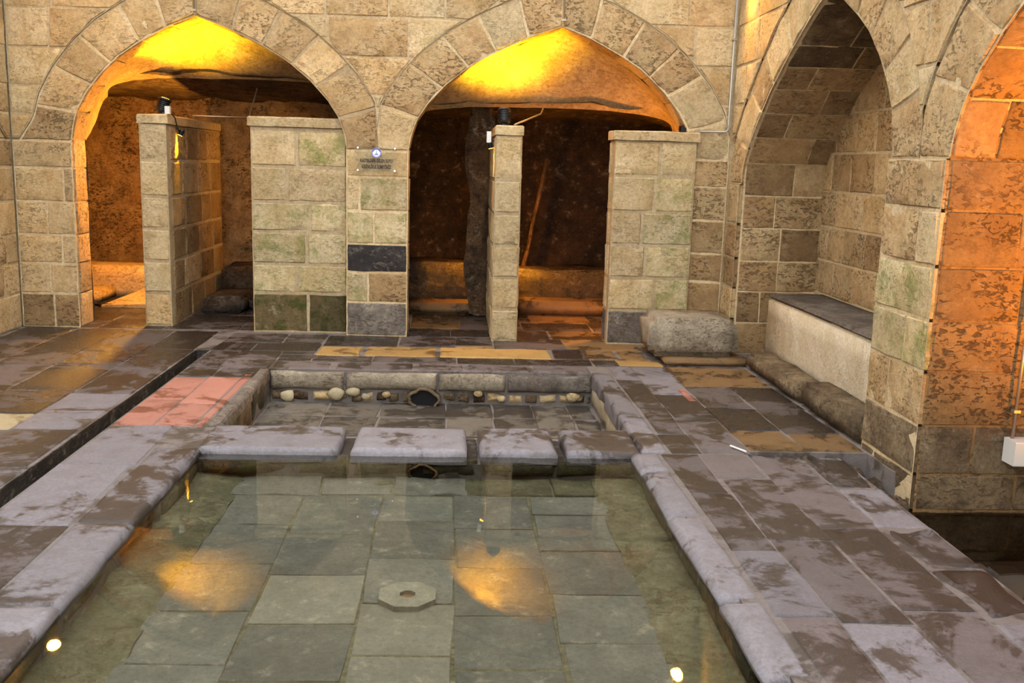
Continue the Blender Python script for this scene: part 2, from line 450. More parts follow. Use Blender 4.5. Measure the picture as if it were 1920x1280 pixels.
def voussoirs(parent, P, out, bay, n, mats, depth=.045, w=.015, sides=(-1, 1)):
    for sd in sides:
        inn, outr = bay.side[sd]
        fi, fo = sub_poly(inn, 0, 1, 0), sub_poly(outr, 0, 1, 0)
        sh = MB()
        for k in range(24):
            a, b, c, d = fi(k/24), fo(k/24), fo((k+1)/24), fi((k+1)/24)
            sh.add([P(a[0], w+.008, a[1]), P(b[0], w+.008, b[1]), P(c[0], w+.008, c[1]), P(d[0], w+.008, d[1])], [(0, 1, 2, 3)])
        sh.build('mortar_joint', M['mortar'], parent)
        cuts = [0] + [ (k+R.uniform(-.12, .12))/n for k in range(1, n)] + [1]
        for a, b in zip(cuts, cuts[1:]):
            def F(s, t, a=a, b=b):
                k = a+(b-a)*s; p, q = fi(k), fo(k); return P(p[0]+(q[0]-p[0])*t, w, p[1]+(q[1]-p[1])*t)
            stone('voussoir', F, out, R.choice(mats), parent, depth, rough=.009, ns=5, nt=3, rag=.008, ch=.009)

def soffit(parent, P, centre, path, breaks, w0, w1, wl, mats, depth=.06, name='stone', nt=3):
    f = sub_poly(path, 0, 1, 0); L = polylen(path)
    for a, b in zip(breaks, breaks[1:]):
        a, b = a/L, b/L
        js = [w0]; x = w0+R.uniform(*wl)*R.choice((.55, 1))
        while x < w1-wl[0]*.5: js.append(x); x += R.uniform(*wl)
        js.append(w1)
        for ja, jb in zip(js, js[1:]):
            def F(s, t, a=a, b=b, ja=ja, jb=jb):
                p = f(min(1, a+(b-a)*t)); return P(p[0], ja+(jb-ja)*s, p[1])
            m = mats(a*L) if callable(mats) else R.choice(mats)
            stone(name, F, centre-F(.5, .5), m, parent, depth, rough=.004, ns=4, nt=nt, gap=.006)

# ------------------------------------------------------------------ back wall
bayL = Bay(-3.47, -1.00, -2.33, -3.95, -0.72)
bayR = Bay(-0.44, 2.12, 0.91, -0.72, 2.45)
wall_back = mortar_body('wall_back', PB, XL-.9, XR+.1, [bayL, bayR], .36, M['mortar'])
outB = Vector((0, -1, 0))
pier_courses = [0, .315, .595, .855, 1.155, 1.46, 1.70]
def pier_joints(ci, ri, lo, hi):
    if ri == 0: return [lo, lo+(.30, .52, .40, .36, .44, .30)[ci] if ci in (0, 2, 4) else lo+.28, hi] if ci != 5 else [lo, hi]
    if ri == 1: return {0: [lo, hi], 1: [lo, lo+.2, hi], 2: [lo, hi], 3: [lo, lo+.25, hi], 4: [lo, lo+.12, hi], 5: [lo, hi]}[ci]
    return [lo, hi]
def pier_mat(ci, ri, u, z):
    if ri == 1 and ci == 0: return M['basalt']
    if ri == 1 and ci == 2: return M['basaltdark']
    if ri == 1: return M['mossy'] if ci in (3,) else M['pale'] if ci == 5 else R.choice((M['rough'], M['pale'], M['mossy']))
    if ri == 0 and ci == 0: return M['brown']
    if ri == 2: return R.choice((M['brown'], M['rough']))
    return R.choice((M['tan'], M['rough'], M['tan']))
regs = [(lambda z: XL, lambda z: -3.47), (lambda z: -1.00, lambda z: -.44), (lambda z: 2.12, lambda z: XR)]
coursed(wall_back, PB, outB, pier_courses, regs, pier_mat, depth=.05, joints=pier_joints)
voussoirs(wall_back, PB, outB, bayL, 6, [M['tan'], M['rough'], M['tan']])
voussoirs(wall_back, PB, outB, bayR, 6, [M['rough'], M['pale'], M['rough']])
sp_courses = [1.72, 1.93, 2.18, 2.51, 2.85, 3.20]
def lim(f, d): return lambda z: (d if f(z) is None else f(z))
regs = [(lambda z: XL, lim(lambda z: bayL.outer(-1, z), bayL.apex)),
        (lim(lambda z: bayL.outer(1, z), bayL.apex), lim(lambda z: bayR.outer(-1, z), bayR.apex)),
        (lim(lambda z: bayR.outer(1, z), bayR.apex), lambda z: XR)]
coursed(wall_back, PB, outB, sp_courses, regs, lambda ci, ri, u, z: M['mossy'] if (ri == 1 and ci < 2) else R.choice((M['tan'], M['pale'], M['tan'])), .45, .8, depth=.08)
coursed(wall_back, PB, outB, [3.20, 3.55, 3.9, 4.25, 4.6, ZW], [(lambda z: XL, lambda z: XR)], lambda *a: R.choice((M['tan'], M['pale'], M['brown'])), .5, .9, depth=.08)

for bay in (bayL, bayR):
    for sd in (-1, 1):
        inn = bay.side[sd][0]; e = inn[0][0]
        path = [(e, 0)] + [(e, z) for z in (.5, 1.0, 1.4)] + inn; L = polylen(path)
        br = [0, .315, .595, .855, 1.155, 1.46, 1.72, 1.98, 2.26, 2.56, 2.86, 3.16]; br = [b for b in br if b < L-.12]+[L]
        soffit(wall_back, PB, Vector(((bay.a+bay.b)/2, 9.1, 1.2)), path, br, .055, .345, (.5, .6), [M['tan'], M['rough']], depth=.05)

# ------------------------------------------------------------------ right wall (arcade running towards the camera)
bayA = Bay(5.48, 8.40, 6.68, 5.15, 8.72, PROF, PROF_FAR)
bayB = Bay(1.50, 4.82, 3.20, 1.10, 5.15)
outR = Vector((-1, 0, 0))
wall_right = mortar_body('wall_right', PR, -1.5, 8.74, [bayB, bayA], .36, M['mortar'], zlo=-.5)
rcourses = [-.45, -.16, .04, .31, .60, .87, 1.15, 1.44, 1.70]
regs = [(lambda z: -1.5, lambda z: 1.5), (lambda z: 4.82, lambda z: 5.48)]
def rj(ci, ri, lo, hi):
    if ri == 1: return [lo, lo+(.36, .33, .28, .4, .25, .38, .22, .34)[ci], hi] if ci in (3, 4, 6) else [lo, hi]
def rmat(ci, ri, u, z):
    if ri == 1: return M['brownrock'] if ci < 3 else M['mossy'] if ci in (4, 5) else R.choice((M['pale'], M['rough']))
    return R.choice((M['tan'], M['pale']))
coursed(wall_right, PR, outR, rcourses, regs, rmat, depth=.035, joints=rj, rough=.01)
coursed(wall_right, PR, outR, [0, .315, .595, .855, 1.155, 1.5], [(lambda z: 8.40, lambda z: 8.72)], lambda *a: R.choice((M['brown'], M['rough'])), depth=.045, joints=lambda ci, ri, lo, hi: [lo, hi])
voussoirs(wall_right, PR, outR, bayA, 6, [M['rough'], M['pale'], M['rough']])
voussoirs(wall_right, PR, outR, bayB, 6, [M['pale'], M['rough']])
regs = [(lambda z: -1.5, lim(lambda z: bayB.outer(-1, z), bayB.apex)),
        (lim(lambda z: bayB.outer(1, z), bayB.apex), lim(lambda z: bayA.outer(-1, z), bayA.apex)),
        (lim(lambda z: bayA.outer(1, z), bayA.apex), lambda z: 8.72)]
coursed(wall_right, PR, outR, sp_courses, regs, lambda *a: R.choice((M['tan'], M['pale'])), .45, .8, depth=.08)
coursed(wall_right, PR, outR, [3.20, 3.55, 3.9, 4.25, 4.6, ZW], [(lambda z: -1.5, lambda z: 8.72)], lambda *a: R.choice((M['tan'], M['pale'])), .6, 1.0, depth=.08)

# recess A: far jamb, vault and back wall of the bench recess
ca = Vector((2.9, 6.9, 1.2))
for sd in (1, -1):
    inn = bayA.side[sd][0]; e = inn[0][0]
    path = [(e, -.02)] + [(e, z) for z in (.4, .8, 1.2)] + inn
    L = polylen(path); br = [0.02, .30, .58, .85, 1.14, 1.42, 1.70, 1.98, 2.26, 2.54, 2.82, 3.08]
    br = [b for b in br if b < L-.12]+[L]
    soffit(wall_right, PR, ca, path, br, .055, XN-XR+.02, (.34, .55), lambda a: R.choice((M['brown'], M['darkbrown'])) if a > 2.0 else R.choice((M['brown'], M['rough'], M['brown'])))
nb = mortar_body('wall_recess', lambda u, w, z: Vector((XN+.02+w, u, z)), 5.3, 8.6, [], .2, M['mortar'])
coursed(nb, lambda u, w, z: Vector((XN+w, u, z)), outR, [0, .29, .58, .87, 1.16, 1.46, 1.78, 2.1, 2.45, 2.9], [(lambda z: 5.3, lambda z: 8.6)], lambda *a: R.choice((M['brown'], M['rough'], M['tan'])), .3, .6, depth=.05)
# shell of recess vaults, so that no light leaks in
def shell(name, P, bay, w0, w1, mat, zlo, off=.007):
    pts = [(bay.a-off, zlo)] + [(u_-off, z_+off) for u_, z_ in bay.side[-1][0]] + [(u_+off, z_+off) for u_, z_ in bay.side[1][0][::-1]] + [(bay.b+off, zlo)]
    mb = MB(); n = len(pts)
    mb.add([P(u_, w0, z_) for u_, z_ in pts]+[P(u_, w1, z_) for u_, z_ in pts], [(i, i+1, n+i+1, n+i) for i in range(n-1)])
    return mb.build(name, mat, None, False)
o = shell('recess_mortar', PR, bayA, .045, .8, M['mortar'], -.3); o.parent = wall_right; o.location = o.location - wall_right.location
# bay B: orange lit jamb and soffit
cb = Vector((3.2, 3.2, 1.0))
inn = bayB.side[1][0]; path = [(4.82, -.45)] + [(4.82, z) for z in (0, .5, 1.0, 1.4)] + inn
L = polylen(path); br = [0, .29, .49, .76, 1.05, 1.32, 1.60, 1.89, 2.15, 2.45, 2.75, 3.05, 3.35]
br = [b for b in br if b < L-.12]+[L]
soffit(wall_right, PR, cb, path, br, .035, 2.0, (.40, .75), lambda a: M['brownrock'] if a < .7 else R.choice((M['brown'], M['orangelit'])), nt=4)  # brown and orange-toned stones deepen the lamp's orange
inn = bayB.side[-1][0]; path = [(1.5, -.45)] + [(1.5, z) for z in (0, .5, 1.0, 1.4)] + inn
soffit(wall_right, PR, cb, path, br[:-1]+[polylen(path)], .30, 2.0, (.6, .9), lambda a: R.choice((M['rough'], M['tan'])))
o = shell('bay_mortar', PR, bayB, .03, 2.05, M['orangelit'], -.6); o.parent = wall_right; o.location = o.location - wall_right.location  # mortar carries the same painted lamp orange
bb = mortar_body('wall_bay', lambda u, w, z: Vector((XR+2.0+w, u, z)), 1.3, 5.0, [], .2, M['brown'], zlo=-.6)

# ------------------------------------------------------------------ left wall (blind arcade)
bayC = Bay(5.2, 8.45, 6.8, 4.8, 9.05)
wall_left = mortar_body('wall_left', PL, -2.0, 9.2, [bayC], .36, M['mortar'])
outL = Vector((1, 0, 0))
coursed(wall_left, PL, outL, pier_courses, [(lambda z: 8.45, lambda z: 9.1), (lambda z: 1.0, lambda z: 5.2)], lambda *a: R.choice((M['tan'], M['rough'])), depth=.3)
voussoirs(wall_left, PL, outL, bayC, 6, [M['tan'], M['rough']])
coursed(wall_left, PL, outL, sp_courses, [(lambda z: 1.0, lim(lambda z: bayC.outer(-1, z), bayC.apex)), (lim(lambda z: bayC.outer(1, z), bayC.apex), lambda z: 9.1)], lambda *a: R.choice((M['tan'], M['pale'])), .45, .8, depth=.08)
coursed(wall_left, PL, outL, [3.20, 3.55, 3.9, 4.25, 4.6, ZW], [(lambda z: 1.0, lambda z: 9.1)], lambda *a: R.choice((M['tan'], M['pale'])), .6, 1.0, depth=.08)
lb = mortar_body('wall_alcove', lambda u, w, z: Vector((XL-.9-w, u, z)), 4.9, 8.8, [], .2, M['brown'])
o = shell('alcove_mortar', PL, bayC, .3, .95, M['brown'], -.1); o.parent = wall_left; o.location = o.location - wall_left.location
# unseen cover boxes around the two chambers, added to keep sky light out
mb = MB()
mb.box((XL-1.0, 9.4, 2.98), (XR+.2, 12.2, 3.2)); mb.box((XL-1.0, 11.9, -.2), (XR+.2, 12.2, 3.2)); mb.box((XL-1.0, 9.4, -.2), (XL-.8, 12.2, 3.2)); mb.box((XR, 9.1, -.2), (XR+.2, 12.2, 3.2))
mb.build('wall_sky_cover', M['soot'], None, False, kind='structure')

# ------------------------------------------------------------------ chambers behind the two arches
def chamber(side, bay, z_in, z_back, w_in, w_back, xa, xb, matback, matside):
    n = 8
    fa, fb = sub_poly(bay.side[-1][0], 0, 1, 0), sub_poly(bay.side[1][0], 0, 1, 0)
    def arch(k):  # 0..1 along the whole inner profile
        return fa(k*2) if k <= .5 else fb(2-k*2)
    hw = (bay.b-bay.a)/2; mid = (bay.a+bay.b)/2
    def flat(k):
        a = math.pi*(1-k); c, s_ = math.cos(a), math.sin(a)
        return (mid + (hw+.02)*abs(c)**.7*(1 if c > 0 else -1), z_in-.2 + .2*abs(s_)**.55)
    def F(s, t):
        p, q = arch(s), flat(s)
        e = t*t*(3-2*t)*.55+t*.45
        dome = 0.10*math.sin(math.pi*t)
        return PB(p[0]+(q[0]-p[0])*e, .33+(w_in-.33)*t, p[1]+(q[1]-p[1])*e + dome*(1-abs(2*s-1)))
    V, Fc = rough_sheet(F, 40, 12, .014, 3.0, 3)
    mesh_obj('plaster_vault', V, Fc, M['plaster'], wall_back)
    # spandrel closing wall above the inner arch, ceiling, side and back walls, in rough rock
    def ceil(s, t):
        q = flat(s); z = q[1]+(z_back-q[1])*t if q[1] > 1.9 else q[1]+(min(z_back, q[1]+.25)-q[1])*t
        return PB(q[0]+(xa+(xb-xa)*s-q[0])*t, w_in-.12+(w_back-w_in+.12)*t, z+.04*(1-t))
    V, Fc = rough_sheet(ceil, 40, 14, .05, 2.2, 8)
    mesh_obj('rock_ceiling', V, Fc, matside, wall_back)
    V, Fc = rough_sheet(lambda s, t: PB(xa+(xb-xa)*s, w_back, -.05+(z_back+.3)*t), 70, 55, .05, 3.5, 5)
    mesh_obj('rock_back', V, Fc, matback, wall_back)
    for xx, e in ((xa, bay.a), (xb, bay.b)):
        V, Fc = rough_sheet(lambda s, t: PB(e+(xx-e)*min(1, s*5), .36+(w_back-.36)*max(0, (s-.1)/.9), -.05+2.3*t), 30, 24, .03, 3.0, 9)
        mesh_obj('rock_side', V, Fc, matside, wall_back)
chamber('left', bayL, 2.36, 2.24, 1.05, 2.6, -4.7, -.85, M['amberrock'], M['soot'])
chamber('right', bayR, 2.17, 2.14, 1.0, 2.6, -.6, 2.3, M['sootshade'], M['sootshade'])

# ------------------------------------------------------------------ floor
ZWAT, ZPOOL, ZBAS = -.03, -.16, -.26
POOL = (-1.41, 1.03, .8, 5.28); BAS = (-1.42, 1.10, 5.82, 7.44); CH = (-2.17, -2.05)
mb = MB()
def fb(x0, x1, y0, y1, top=-.004): mb.box((x0, y0, -.6), (x1, y1, top))
fb(-5.2, CH[0], -2.3, 11.9); fb(CH[0], CH[1], -2.3, 8.15, -.22); fb(CH[0], CH[1], 8.15, 11.9)
fb(CH[1], POOL[0]-.01, -2.3, 11.9); fb(POOL[0]-.01, POOL[1]+.08, -2.3, POOL[2])
fb(POOL[0]-.01, POOL[1]+.08, POOL[2], POOL[3], ZPOOL-.004)
fb(POOL[0]-.01, BAS[1]+.01, POOL[3], BAS[2], -.075); fb(POOL[0]-.01, BAS[1]+.01, BAS[2], BAS[3], ZBAS-.004)
fb(POOL[0]-.01, BAS[1]+.01, BAS[3], 11.9)
fb(BAS[1]+.01, 1.705, -2.3, 5.35); fb(1.705, 2.27, -2.3, 5.35, -.032); fb(BAS[1]+.01, 2.44, 5.35, 11.9)
fb(2.27, 2.44, -2.3, 5.35, -.45); fb(2.44, 3.4, 5.0, 11.9); fb(2.44, 4.7, -2.3, 5.0, -.45)
floor = mb.build('floor', M['grout'], None, False, kind='structure')

def slab(x0, x1, y0, y1, mat, z=0.0, h=.05, parent=None, name='paving_slab', skew=.012, rough=.003, bulge=0.0, ch=.006, gap=.004, rag=.005):
    j = lambda: R.uniform(-skew, skew)
    dz = R.uniform(-.001, .003)
    F = quad((x0+j(), y0+j(), z+dz), (x1+j(), y0+j(), z+dz), (x1+j(), y1+j(), z+dz), (x0+j(), y1+j(), z+dz))
    return stone(name, F, (0, 0, 1), mat, parent or floor, h, ch, gap, rough, 4, 4, rag, bulge)
def fill(xs, y0, y1, lmin, lmax, matf, z=0.0, skip=None):
    for xa, xb in zip(xs, xs[1:]):
        y = y0; first = True
        while y < y1-.05:
            l = R.uniform(lmin, lmax)*(R.uniform(.5, 1) if first else 1); first = False
            ye = y+l
            if ye > y1-lmin*.5: ye = y1
            if not (skip and skip(xa, xb, y, ye)): slab(xa, xb, y, ye, matf((xa+xb)/2, (y+ye)/2), z)
            y = ye
def fill_rows(x0, x1, ys, lmin, lmax, matf, z=0.0):
    for ya, yb in zip(ys, ys[1:]):
        x = x0; first = True
        while x < x1-.05:
            l = R.uniform(lmin, lmax)*(R.uniform(.5, 1) if first else 1); first = False
            xe = x+l
            if xe > x1-lmin*.5: xe = x1
            slab(x, xe, ya, yb, matf((x+xe)/2, (ya+yb)/2), z); x = xe
zone = lambda x, y: M['floor_wet'] if y > 7.3 else R.choice((M['floor_mid'], M['floor_wet'])) if y > 6.2 else R.choice((M['floor_dry'], M['floor_mid'], M['floor_dry']))
CS = (-3.05, -2.58, 5.62, 5.98)
fill([-3.95, -3.5, -3.05], 1.5, 9.08, .5, .95, zone)
fill([-3.05, -2.58], 1.5, 5.62, .5, .95, zone); slab(*CS, M['creamslab']); fill([-3.05, -2.58], 5.98, 9.05, .5, .95, zone)
fill([-2.58, -2.18], 1.5, 9.02, .6, 1.1, zone)
# between channel and pool
dry = lambda x, y: R.choice((M['floor_dry'], M['floor_dry'], M['floor_mid']))
fill([-2.045, -1.66], 1.5, 5.74, .55, 1.0, dry)
y = 1.5
while y < 5.2:
    l = R.uniform(.7, 1.1); ye = y+l if y+l < 4.9 else 5.29
    slab(-1.66, -1.395, y, ye, M['lip'], .004, .045, name='pool_curb', ch=.02, bulge=.003, skew=.006, rag=.009); y = ye
# red slabs and the pale strip beside the upper basin
for (xa, xb, ya, yb) in ((-2.045, -1.80, 5.74, 6.40), (-1.80, -1.56, 5.74, 6.30), (-2.045, -1.80, 6.40, 7.08), (-1.80, -1.56, 6.30, 7.10)):
    slab(xa, xb, ya, yb, M['red'], skew=.004)
slab(-1.56, -1.50, 5.74, 7.2, M['red'], skew=.003)
slab(-1.50, -1.405, 5.76, 7.42, M['basalt'], .004, .09, name='basin_curb', skew=.004, ch=.02)
fill_rows(-2.045, -1.44, [7.09, 7.44, 7.8, 8.12], .3, .5, lambda x, y: M['floor_mid'])
# curb between basin and pool : four worn blocks with slots between
for xa, xb in ((-1.44, -.64), (-.575, .085), (.15, .60), (.655, 1.09)):
    slab(xa, xb, 5.27, 5.77, M['lip'], .006, .08, name='pool_curb', ch=.022, bulge=.004, skew=.008, rag=.01)
for xa, xb in ((-.64, -.575), (.085, .15), (.60, .655)):
    slab(xa, xb, 5.30, 5.72, M['wetblack'], -.055, .02, name='curb_slot', skew=.002)
# behind the basin
x = -1.44
for xb in (-.95, -.3, .1, .62, 1.12):
    slab(x, xb, 7.43, 7.72, M['floor_mid'], .002, .12, name='basin_curb', ch=.03, skew=.006); x = xb
fill_rows(-1.44, 2.0, [7.72, 7.98], .4, .7, lambda x, y: M['floor_wet'])
fill_rows(-2.045, -1.16, [8.12, 8.5, 8.97], .4, .6, lambda x, y: M['floor_wet'])
fill_rows(-1.44, -1.16, [7.98, 8.12], .3, .5, lambda x, y: M['floor_wet'])
ys = (7.98, 8.40)
for xa, xb, m in ((-1.16, -.78, 'yellow'), (-.77, -.14, 'yellow'), (-.13, .84, 'yellow'), (.85, 1.12, 'floor_wet'), (1.13, 1.42, 'ochre'), (1.43, 1.66, 'ochre')):
    slab(xa, xb, *ys, M[m], .003, skew=.008, ch=.016, rag=.012)
for xa, xb, m in ((-1.16, -.5, 'floor_wet'), (-.5, .02, 'floor_wet'), (.36, 1.0, 'floor_wet'), (1.0, 1.7, 'ochre'), (1.7, 2.44, 'ochre')):
    slab(xa, xb, 8.40, 8.93, M[m])
slab(.02, .36, 8.40, 8.52, M['yellow']); slab(.02, .36, 8.52, 8.93, M['floor_wet'])
slab(1.35, 1.74, 7.74, 7.975, M['yellow'], .004)
# right of the basin and of the pool
for y0, y1 in ((5.3, 6.0), (6.0, 6.75), (6.75, 7.43)): slab(1.09, 1.26, y0, y1, M['lip'], .003, .12, name='basin_curb', ch=.02, skew=.005)
fill([1.26, 1.45, 1.74], 5.3, 7.72, .5, .9, lambda x, y: M['floor_mid'] if y < 6.8 else M['floor_dry'])
slab(1.74, 2.42, 7.02, 7.72, M['ochre'])
slab(1.66, 1.72, 6.55, 6.9, M['red'], .006, .03, skew=.002)
slab(1.75, 2.42, 7.73, 8.40, M['floor_wet'])
fill([1.74, 2.08, 2.43], 5.36, 7.02, .45, .8, lambda x, y: R.choice((M['floor_wet'], M['ochre'], M['floor_wet'])))
y = 1.5
while y < 5.2:
    l = R.uniform(.55, 1.0); ye = y+l if y+l < 4.95 else 5.29
    slab(1.02, 1.20, y, ye, M['lip'], .003, .045, name='pool_curb', ch=.025, skew=.006, rag=.009, bulge=.006); y = ye
fill([1.20, 1.42, 1.695], 1.5, 5.29, .55, 1.0, lambda x, y: M['floor_mid'] if y > 4.2 else R.choice((M['floor_dry'], M['floor_mid'])))
fill([1.715, 2.02], 1.5, 5.35, .55, .95, lambda x, y: M['floor_mid'] if y > 3.9 else R.choice((M['floor_dry'], M['floor_mid'])), z=-.027)
y = 1.5
while y < 5.3:
    l = R.uniform(.4, .8); ye = y+l if y+l < 5.1 else 5.35
    slab(2.02, 2.28+R.uniform(-.03, .03), y, ye, R.choice((M['floor_dry'], M['floor_mid'], M['floor_dry'])), -.027, .14, skew=.03, ch=.03, rag=.035); y = ye
# floors inside the chambers
fill_rows(-4.5, -1.0, [9.12, 9.55, 10.0, 10.5], .4, .8, lambda x, y: M['floor_wet'])
fill_rows(-.44, 2.12, [8.95, 9.4, 9.9, 10.4], .4, .8, lambda x, y: R.choice((M['ochre'], M['floor_wet'])))

# channel and basin floors
mb = MB()
mb.add([(CH[0]+.004, -2, -.008), (CH[0]+.004, 8.14, -.008), (CH[0]+.012, 8.14, -.2), (CH[0]+.012, -2, -.2), (CH[1]-.012, 8.14, -.2), (CH[1]-.012, -2, -.2), (CH[1]-.004, 8.14, -.008), (CH[1]-.004, -2, -.008)],
       [(0, 1, 2, 3), (3, 2, 4, 5), (5, 4, 6, 7), (1, 6, 4, 2)])
mb.build('channel_bed', M['wetblack'], floor)
slabs_b = [(-1.41, -.95, 'ochre'), (-.95, -.55, 'basinfloor'), (-.55, -.05, 'basinfloor'), (-.05, .3, 'basinfloor'), (.3, .62, 'basinfloor'), (.62, .9, 'ochre'), (.9, 1.09, 'creamslab')]
for ya, yb in ((5.83, 6.5), (6.5, 7.0), (7.0, 7.42)):
    for xa, xb, m in slabs_b:
        d = .1*R.uniform(-1, 1) if -1.3 < xa else 0
        slab(xa, xb, ya, yb, M[m] if ya < 6 or m == 'basinfloor' else M['basinfloor'], ZBAS, .03)
# basin walls: rows of rough stones
def rubble_wall(P, out, ulo, uhi, z0, z1, rows, lm, mats, parent=floor, depth=.05):
    for k in range(rows):
        a = z0+(z1-z0)*k/rows; b = z0+(z1-z0)*(k+1)/rows
        u_ = ulo
        while u_ < uhi-.03:
            ue = min(uhi, u_+R.uniform(*lm));
            if uhi-ue < lm[0]*.4: ue = uhi
            pa = [P(u_, 0, a), P(ue, 0, a), P(ue, 0, b), P(u_, 0, b)]
            stone('stone', quad(*pa), out, R.choice(mats), parent, depth, ch=.02, rough=.02, rag=.015, ns=4, nt=3, bulge=.01); u_ = ue
rubble_wall(lambda u, w, z: Vector((u, 7.405+w, z)), (0, -1, 0), -1.42, 1.10, -.165, -.012, 1, (.45, .75), [M['greystone'], M['greystone'], M['basalt']])
rubble_wall(lambda u, w, z: Vector((u, 7.425+w, z)), (0, -1, 0), -1.42, 1.10, ZBAS, -.165, 1, (.09, .2), [M['brownrock'], M['brownrock'], M['pale'], M['soot']])
rubble_wall(lambda u, w, z: Vector((-1.42-w, u, z)), (1, 0, 0), 5.8, 7.44, ZBAS, -.02, 1, (.35, .6), [M['brownrock'], M['poolwall']])
rubble_wall(lambda u, w, z: Vector((1.10+w, u, z)), (-1, 0, 0), 5.8, 7.44, ZBAS, -.02, 1, (.5, .8), [M['basalt'], M['cream']])
# cream rubble at the foot of the basin wall
def rock(name, c, r, mat, parent=None, sq=(1, 1, 1), seed=0, **p):
    import bmesh
    bm = bmesh.new(); bmesh.ops.create_icosphere(bm, subdivisions=2, radius=1)
    V = []
    for v in bm.verts:
        d = v.co.normalized(); k = r*(1+.35*noise.noise(d*1.6+Vector((seed*7.1, seed, 0))))
        V.append(Vector(c)+Vector((d.x*k*sq[0], d.y*k*sq[1], d.z*k*sq[2])))
    Fc = [tuple(v.index for v in f.verts) for f in bm.faces]; bm.free()
    return mesh_obj(name, V, Fc, mat, parent, **p)
for k, (x, r) in enumerate(((-1.28, .05), (-.91, .055), (-.78, .045), (-.68, .03), (-.52, .03), (.2, .03), (.38, .03), (.95, .045))):
    rock('rubble_stone', (x, 7.41, ZBAS+.05+.02*(k % 3)), r, M['creamslab'] if k < 4 else M['pale'], floor, (1.2, .5, .9), k)

# pool floor and walls
mesh_obj('pool_grout', [(-1.4, 1.2, ZPOOL-.0035), (1.03, 1.2, ZPOOL-.0035), (1.03, 5.28, ZPOOL-.0035), (-1.4, 5.28, ZPOOL-.0035)], [(0, 1, 2, 3)], M['poolrough'], floor, False)
px = [-1.18, -.80, -.42, -.02, .36, .80]
xs = [-1.17, -.78, -.36, .02, .42, .82]
pr = random.Random(5)
cx, cy = -.17, 3.73
yb = [1.4, 1.85, 2.35, 2.75, 3.2, 3.62, 4.08, 4.55, 4.98]
for i, (xa, xb) in enumerate(zip(xs, xs[1:])):
    off = (0, -.12, .06, -.04, .15)[i]
    for k, (ya, ye) in enumerate(zip(yb, yb[1:])):
        a = ya+off if k else ya; b = ye+off if k < len(yb)-2 else ye
        pale = (i in (1, 2) and 2 <= k <= 5 and (i+k) % 2 == 0) or (i == 2 and k in (3, 4))
        slab(xa, xb, a, b, M['poolpale'] if pale else M['pooltile'], ZPOOL, .03, name='pool_tile', skew=.010, ch=.003, gap=.005, rough=.002, rag=.003)
for xa, xb, sd in ((-1.42, -1.14, 31), (.79, 1.06, 47)):
    V, Fc = rough_sheet(lambda a, b_: Vector((xa+(xb-xa)*a, 1.4+3.9*b_, ZPOOL+.012-.02*(a if sd == 31 else 1-a)+.01)), 9, 90, .016, 7, sd)
    mesh_obj('pool_border', V, Fc, M['poolrough'], floor)
x = -1.17
while x < .8:
    xe = min(.82, x+R.uniform(.3, .5)); slab(x, xe, 4.98, 5.28, M['poolrough'] if R.random() < .5 else M['pooltile'], ZPOOL+.002, .03, name='pool_border', rough=.01); x = xe
rubble_wall(lambda u, w, z: Vector((u, 5.272+w, z)), (0, -1, 0), -1.41, 1.05, ZPOOL, -.045, 1, (.3, .6), [M['poolwall']], depth=.04)
rubble_wall(lambda u, w, z: Vector((-1.415-w, u, z)), (1, 0, 0), 1.5, 5.28, ZPOOL, -.045, 1, (.5, .8), [M['poolwall']], depth=.04)
rubble_wall(lambda u, w, z: Vector((1.045+w, u, z)), (-1, 0, 0), 1.5, 5.28, ZPOOL, -.045, 1, (.5, .8), [M['poolwall']], depth=.04)
mesh_obj('pool_water', [(-1.42, .8, ZWAT), (1.06, .8, ZWAT), (1.06, 5.30, ZWAT), (-1.42, 5.30, ZWAT)], [(0, 1, 2, 3)], M['water'], None, False,
         kind='stuff', label='clear still greenish water filling the sunken pool', category='water')
mesh_obj('bay_water', [(2.27, -1, -.17), (4.5, -1, -.17), (4.5, 4.85, -.17), (2.27, 4.85, -.17)], [(0, 1, 2, 3)], M['darkwater'], None, False,
         kind='stuff', label='dark brown water below the orange lit arch', category='water')
# foot of the pavement edge above the bay water
rubble_wall(lambda u, w, z: Vector((2.25-w, u, z)), (1, 0, 0), 1.5, 5.3, -.42, -.06, 1, (.4, .7), [M['brownrock']], depth=.04)
for k in range(7):
    rock('rubble_stone', (2.33+R.uniform(-.02, .05), 4.75+k*.1, -.14-.02*k % .05), .07, M['wetrock'], floor, (1, 1.1, 1.2), k+20)

